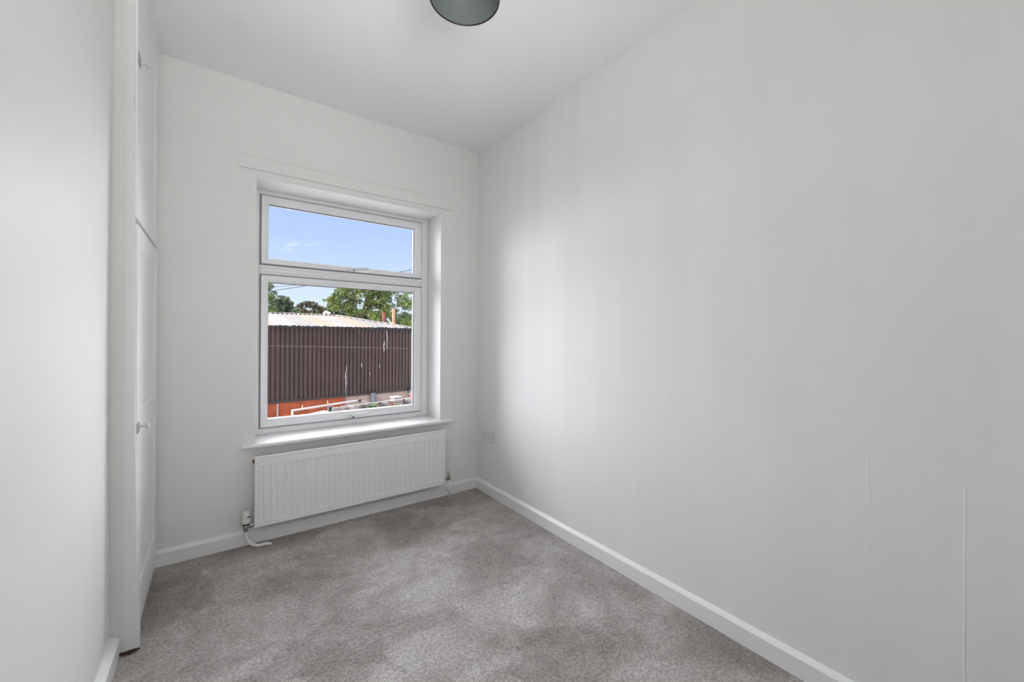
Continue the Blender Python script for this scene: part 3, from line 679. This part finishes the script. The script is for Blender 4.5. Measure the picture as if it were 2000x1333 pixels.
# ---- trees
def tree(name, clumps, t_, leafm, label, cat='tree', group=None, lsize=.16, per=90, basex=None, trunk_r=.16, gz=GZ):
    """clumps: (px, py, rpx) blobs at depth t_ (jittered)"""
    cs = []
    for px, py, rp in clumps:
        tt = t_+random.uniform(-1, 1)*1.2; cs.append((dep(px, py, tt), rp*tt/FPX))
    bx = basex or sum(c[0] for c in clumps)/len(clumps)
    base = dep(bx, 660, t_); base.z = gz
    root = empty(name, base, label, cat, group)
    bm = bmesh.new()
    for c, r_ in cs:
        nn = int(per*max(.35, r_/.4)**1.7)
        for k in range(nn):
            d_ = Vector((random.gauss(0, 1), random.gauss(0, 1), random.gauss(0, 1))).normalized()
            rad = r_*random.random()**.45*1.1
            p = c+Vector((d_.x*rad, d_.y*rad, d_.z*rad*.8))
            nrm = (d_+Vector((random.uniform(-.7, .7), random.uniform(-.7, .7), random.uniform(-.2, .9)))).normalized()
            u = nrm.orthogonal().normalized(); u.rotate(Matrix.Rotation(random.uniform(0, 6.28), 3, nrm)); v = nrm.cross(u); sz = lsize*random.uniform(.6, 1.25)
            vs = [bm.verts.new(p+u*sz*a+v*sz*b_+nrm*c_*sz) for a, b_, c_ in ((-.6, 0, 0), (0, -.35, .12), (.6, 0, 0), (0, .35, .12))]
            bm.faces.new(vs)
    me = bpy.data.meshes.new('foliage'); bm.to_mesh(me); bm.free(); me.materials.append(leafm)
    fo = bpy.data.objects.new('foliage', me); C.objects.link(fo); fo.parent = root; fo.matrix_parent_inverse = Matrix.Translation(-base); fo['kind'] = 'stuff'
    bm = bmesh.new(); cen = sum((c for c, r_ in cs), Vector())/len(cs)
    zt = min(c.z for c, r_ in cs)
    fork = Vector((base.x, base.y, max(gz+.2, min(zt, cen.z-.2))))
    tube(bm, [base, (base+fork)/2+Vector((.1*trunk_r, 0, 0)), fork], trunk_r, 8)
    for c, r_ in cs[::9]: tube(bm, spline([fork-Z*.1, (fork+c)/2+Z*.2, c], 3), trunk_r*.14, 5)
    obj('trunk', bm, M['bark'], root)
    return root
def blob(x0, x1, ytop, ybot, r0, r1, count, seed, edge=6):
    rr = random.Random(seed); out = []
    for k in range(count):
        x = rr.uniform(x0, x1); yt = ytop(x); r_ = rr.uniform(r0, r1); lo, hi = yt+r_, max(yt+r_+1, ybot(x) if callable(ybot) else ybot)
        out.append((x, lo+(hi-lo)*rr.random()**1.1, r_))
    if edge:
        x = x0
        while x <= x1:
            r_ = rr.uniform(r0, r1)*.8; out.append((x, ytop(x)+r_+rr.uniform(-1, 1.5), r_)); x += edge*rr.uniform(.7, 1.3)
    return out
def seg(pts):
    def f(x):
        for (a, b_), (c, d_) in zip(pts, pts[1:]):
            if a <= x <= c: return b_+(d_-b_)*(x-a)/(c-a)
        return pts[0][1] if x < pts[0][0] else pts[-1][1]
    return f
tree('broadleaf_tree', blob(496, 540, seg([(496, 520), (515, 540), (531, 553), (538, 572), (548, 590)]), 616, 6, 10, 40, 1), 34, M['leafD'], 'tall green tree at the left edge of the view through the lower pane', per=80, basex=512, group=None)
tree('broadleaf_tree', blob(536, 578, seg([(536, 585), (546, 576), (556, 577), (565, 582), (572, 594), (580, 604)]), 622, 6, 9, 34, 2), 40, M['leafB'], 'dark green rounded tree second from the left behind the shed', per=100, lsize=.19)
tree('bushy_tree', blob(578, 634, seg([(576, 604), (584, 592), (596, 587), (612, 588), (622, 594), (634, 600)]), 624, 6, 9, 44, 3), 44, M['leafC'], 'low olive-brown bushy tree in the middle behind the shed ridge', per=110, lsize=.21)
tree('broadleaf_tree', blob(628, 806, seg([(628, 600), (650, 600), (668, 602), (700, 606), (806, 612)]), 634, 6, 9, 85, 8), 46, M['leafB'], 'long dark green hedge-like trees under the big tree, behind the roof hip', per=110, lsize=.21)
big = blob(646, 760, seg([(642, 586), (648, 574), (656, 562), (664, 556), (700, 553), (740, 552), (760, 556)]), seg([(646, 600), (700, 618), (760, 618)]), 5, 9.5, 150, 4, 9) + [(634, 586.5, 4.2), (641, 585, 5), (648, 590, 5), (655, 586, 5), (640, 601, 4), (648, 603, 4), (652, 600, 3.5)]
tree('broadleaf_tree', big, 36, M['leafA'], 'largest bright green spreading tree over the shed roof', per=85, basex=705, trunk_r=.22, lsize=.17)
tree('broadleaf_tree', blob(752, 800, seg([(750, 560), (770, 556), (778, 572), (786, 575), (794, 566), (800, 566)]), 640, 5, 9, 44, 5), 38, M['leafD'], 'mid green tree between the big tree and the right edge of the pane', per=80)
tree('broadleaf_tree', blob(786, 850, seg([(786, 585), (794, 568), (808, 560), (830, 552), (850, 560)]), 645, 6, 10, 46, 6), 35, M['leafA'], 'bright green tree at the right edge of the view through the lower pane', per=80)
tree('leafy_shrub', blob(726, 766, seg([(726, 618), (736, 608), (748, 602), (760, 606), (766, 614)]), 634, 4, 6, 14, 7), 34.5, M['leafA'], 'low bright shrub round the foot of the red and tan posts', 'shrub', per=70)

# ---- cables
def cable(name, pts, r_, lab, t0, t1):
    P = [dep(x, y, t0+(t1-t0)*i/(len(pts)-1)) for i, (x, y) in enumerate(pts)]
    bm = bmesh.new(); tube(bm, spline(P, 5), r_, 6); tag(obj(name, bm, M['gutter']), lab, 'cable')
cable('overhead_cable', [(300, 606), (440, 583.5), (536, 568), (600, 558), (700, 544), (786, 530.8), (808, 526), (860, 515), (960, 492)], .011, 'thicker dark cable crossing both window panes', 14, 15)
cable('overhead_cable', [(300, 583), (440, 569.5), (536, 560.8), (579, 556.8), (650, 550), (760, 541), (880, 531)], .007, 'thin faint cable just above the thicker one, by the left tree', 14, 16)
cable('washing_line', [(400, 674), (530, 676), (620, 677.6), (720, 679.6), (800, 681.2), (930, 685)], .0022, 'thin pale line stretched level across the brown cladding', 9, 9.4)
bpy.data.objects['washing_line'].data.materials[0] = mat('grey_wire', (.16, .14, .14), .7, nscale=5)

# ---- nearer yard: rubble wall, rail, outhouse, plants
def PT(px, py, t_): return dep(px, py, t_)
A_ = PT(650, 798, 15.0); B_ = PT(812, 777.5, 17.8); B_.z = A_.z = (A_.z+B_.z)/2
wd = (B_-A_).normalized(); wn_ = Vector((wd.y, -wd.x, 0)); wl = (B_-A_).length
rw = empty('rubble_wall', Vector((A_.x, A_.y, GZ)), 'pale rubble garden wall at the foot of the view', 'wall')
bm = bmesh.new(); obox(bm, A_+wd*(wl/2+.5)-wn_*.15+Z*((GZ-A_.z)/2-.03), wd, wn_, Z, wl/2+.5, .14, (A_.z-GZ)/2-.03); obj('mortar_core', bm, M['limem'], rw)
bm = bmesh.new(); rr = random.Random(11); z_ = A_.z+.03
while z_ > A_.z-.9:
    hgt = rr.uniform(.045, .085); a = rr.uniform(-.1, 0)
    while a < wl+.9:
        w_ = rr.uniform(.06, .15); c = A_+wd*(a+w_/2)+wn_*rr.uniform(-.01, .025); c.z = z_-hgt/2+rr.uniform(-.01, .01)
        obox(bm, c, wd, wn_, Z, w_/2-.006, .04, hgt/2-.005); a += w_
    z_ -= hgt
for v in bm.verts: v.co += Vector((rr.uniform(-.007, .007), rr.uniform(-.007, .007), rr.uniform(-.007, .007)))
obj('stones', bm, M['stone'], rw)['kind'] = 'stuff'
bm = bmesh.new(); LZ_ = A_.z-.23; obox(bm, Vector((A_.x, A_.y, 0))+wd*(wl/2+.5)+wn_*.22+Z*((GZ+LZ_)/2), wd, wn_, Z, wl/2+.4, .17, (LZ_-GZ)/2); obj('planting_ledge', bm, M['limem'], rw)
def ledge(px, dn=.22):
    # point on the ledge under image column px
    d = ray(px, 790); k = (A_+wn_*dn-O).dot(wn_)/d.dot(wn_); p = O+d*k; p.z = LZ_; return p
# white pipe rail
r1 = PT(571, 802.5, 13.6); r2 = PT(702, 782.5, 15.6); r3 = PT(722, 787.5, 16.2)
rl = empty('pipe_rail', Vector((r1.x, r1.y, GZ)), 'white painted pipe rail with short stubs in front of the brickwork', 'rail')
bm = bmesh.new(); tube(bm, [r1, r2], .034, 10); obj('top_rail', bm, M['palepipe'], rl, smooth=True)
bm = bmesh.new(); tube(bm, [r2, r3], .018, 8); obj('stay', bm, M['palepipe'], rl)
bm = bmesh.new(); tube(bm, [r1+Z*.03, Vector((r1.x, r1.y, GZ))], .036, 10); obj('upright', bm, M['palepipe'], rl, smooth=True)
c = PT(641.5, 791.8, 14.6); bm = bmesh.new(); tube(bm, [c, Vector((c.x, c.y, GZ))], .032, 10); obj('upright', bm, M['steelgrey'], rl)
bm = bmesh.new(); obox(bm, r2, wd, wn_, Z, .06, .05, .05); obj('bracket', bm, M['flash'], rl)
for a, b_ in (((589.5, 799), (591.5, 792)), ((640.5, 791), (639.5, 783))):
    bm = bmesh.new(); tube(bm, [PT(*a, 14.2), PT(*b_, 14.2)], .018, 8); obj('stub', bm, M['timber'], rl)
c = PT(645.5, 800, 14.3); bm = bmesh.new(); tube(bm, [Vector((c.x, c.y, c.z+.1)), Vector((c.x, c.y, GZ))], .05, 12); tag(obj('dark_pipe', bm, M['gutter']), 'short black vertical pipe at the left end of the rubble wall', 'pipe')
# outhouse
a = PT(590, 813, 12.0); b_ = PT(634, 804.5, 12.9); b_.z = a.z = (a.z+b_.z)/2; od = (b_-a).normalized(); on = Vector((od.y, -od.x, 0)); ol = (b_-a).length
oh = empty('outhouse', Vector((a.x, a.y, GZ)), 'low outhouse roof with grey edge below the pipe rail', 'building')
cc = a+od*(ol/2); hb = (a.z-.08-GZ)/2
bm = bmesh.new(); obox(bm, Vector((cc.x, cc.y, GZ+hb))+on*.8, od, on, Z, ol/2-.05, .75, hb); obj('walls', bm, M['houseext'], oh)
bm = bmesh.new(); obox(bm, cc+on*.8-Z*.05, od, on, Z, ol/2+.05, .85, .025); obj('roof_slab', bm, M['palepipe'], oh)
bm = bmesh.new(); obox(bm, cc-on*.05-Z*.02, od, on, Z, ol/2+.05, .03, .03); obj('roof_edge', bm, M['lead'], oh)
for k, (p, q_) in enumerate((((632, 805.2), .07), ((637, 803.5), .05))):
    c = b_-od*(.06+.16*k)+on*.10; c.z = a.z-.025+.02; bm = bmesh.new(); obox(bm, c, od, on, Z, q_*.8, .045, .02)
    obx = tag(obj('broken_brick', bm, M['timber'], bevel=.01, seg=1), ('loose tan brick at the right end of the outhouse roof', 'smaller loose tan brick on the outhouse roof, left of the larger one')[k], 'brick')
# plants and odds and ends on the rubble wall
def spiky(name, px, py, t_, hgt, spread, nb, m, lab):
    base = ledge(px); root = empty(name, base, lab, 'plant'); bm = bmesh.new(); r_ = random.Random(px)
    for k in range(nb):
        an = r_.uniform(0, 6.28); ln = hgt*r_.uniform(.6, 1.1); o_ = Vector((math.cos(an), math.sin(an), 0)); w_ = Vector((-o_.y, o_.x, 0))*.018
        b0 = base+o_*.03; p1 = b0+o_*spread*.4+Z*ln*.6; p2 = b0+o_*spread+Z*ln
        v = [bm.verts.new(x) for x in (b0-w_, b0+w_, p1+w_*1.2, p1-w_*1.2, p2)]
        bm.faces.new((v[0], v[1], v[2], v[3])); bm.faces.new((v[3], v[2], v[4]))
    me = obj('leaves', bm, m, root); me['kind'] = 'stuff'
    bm = bmesh.new(); tube(bm, [base-Z*.05, base+Z*hgt*.3], .015, 6); obj('stem', bm, M['bark'], root)
spiky('wall_plant', 727, 792, 16.1, .27, .16, 34, M['leafD'], 'tallest green spiky plant on the rubble wall under the grey drum pipe')
spiky('wall_plant', 715, 795, 15.9, .2, .18, 30, M['leafD'], 'short green plant on the rubble wall, left of the tallest plant')
spiky('wall_plant', 737, 793, 16.3, .2, .16, 26, M['leafA'], 'small pale green plant on the rubble wall right of the tallest plant')
spiky('wall_plant', 767, 789, 16.8, .15, .16, 40, M['leafR'], 'reddish-brown plant on the rubble wall')
spiky('wall_plant', 776.5, 789, 17.0, .13, .15, 36, M['leafD'], 'dark green plant directly right of the reddish one')
for px, lab, ln in ((743.5, 'black forked iron spike on the rubble wall, left one', .26), (789.5, 'black forked iron spike near the right edge of the rubble wall', .28)):
    c = ledge(px, .14); bm = bmesh.new(); tube(bm, [c, c+Z*ln*.5, c+Z*ln+wd*-.03], .028, 6); tube(bm, [c+Z*.06, c+wd*.10+Z*ln*.6, c+wd*.2+Z*ln*.35], .018, 6)
    tag(obj('iron_spike', bm, M['gutter']), lab, 'spike')
c = PT(773, 777.5, 17.9); e_ = empty('capped_pier', Vector((c.x, c.y, GZ)), 'rubble pier with a small white cap on the garden wall', 'pier')
bm = bmesh.new(); obox(bm, Vector((c.x, c.y, (GZ+c.z)/2)), wd, wn_, Z, .17, .17, (c.z-GZ)/2); obj('pier_shaft', bm, M['limem'], e_)
bm = bmesh.new(); obox(bm, Vector((c.x, c.y, c.z+.03)), wd, wn_, Z, .19, .19, .03); obj('pier_cap', bm, M['palepipe'], e_, bevel=.015)
bm = bmesh.new(); lathe(bm, [(0, 0), (.04, 0), (.05, .05), (.03, .09), (0, .09)], c+wd*.21+Z*.0, 10); obj('finial', bm, M['gutter'], e_)
c = PT(805.5, 784, 17.6); c.z = A_.z; e_ = empty('plant_pot', c, 'terracotta pot at the far right of the rubble wall', 'pot')
bm = bmesh.new(); lathe(bm, [(0, 0), (.09, 0), (.12, .17), (.135, .17), (.135, .21), (.11, .21), (.10, .17), (0, .16)], c, 16); obj('pot', bm, M['terracotta'], e_, smooth=False)
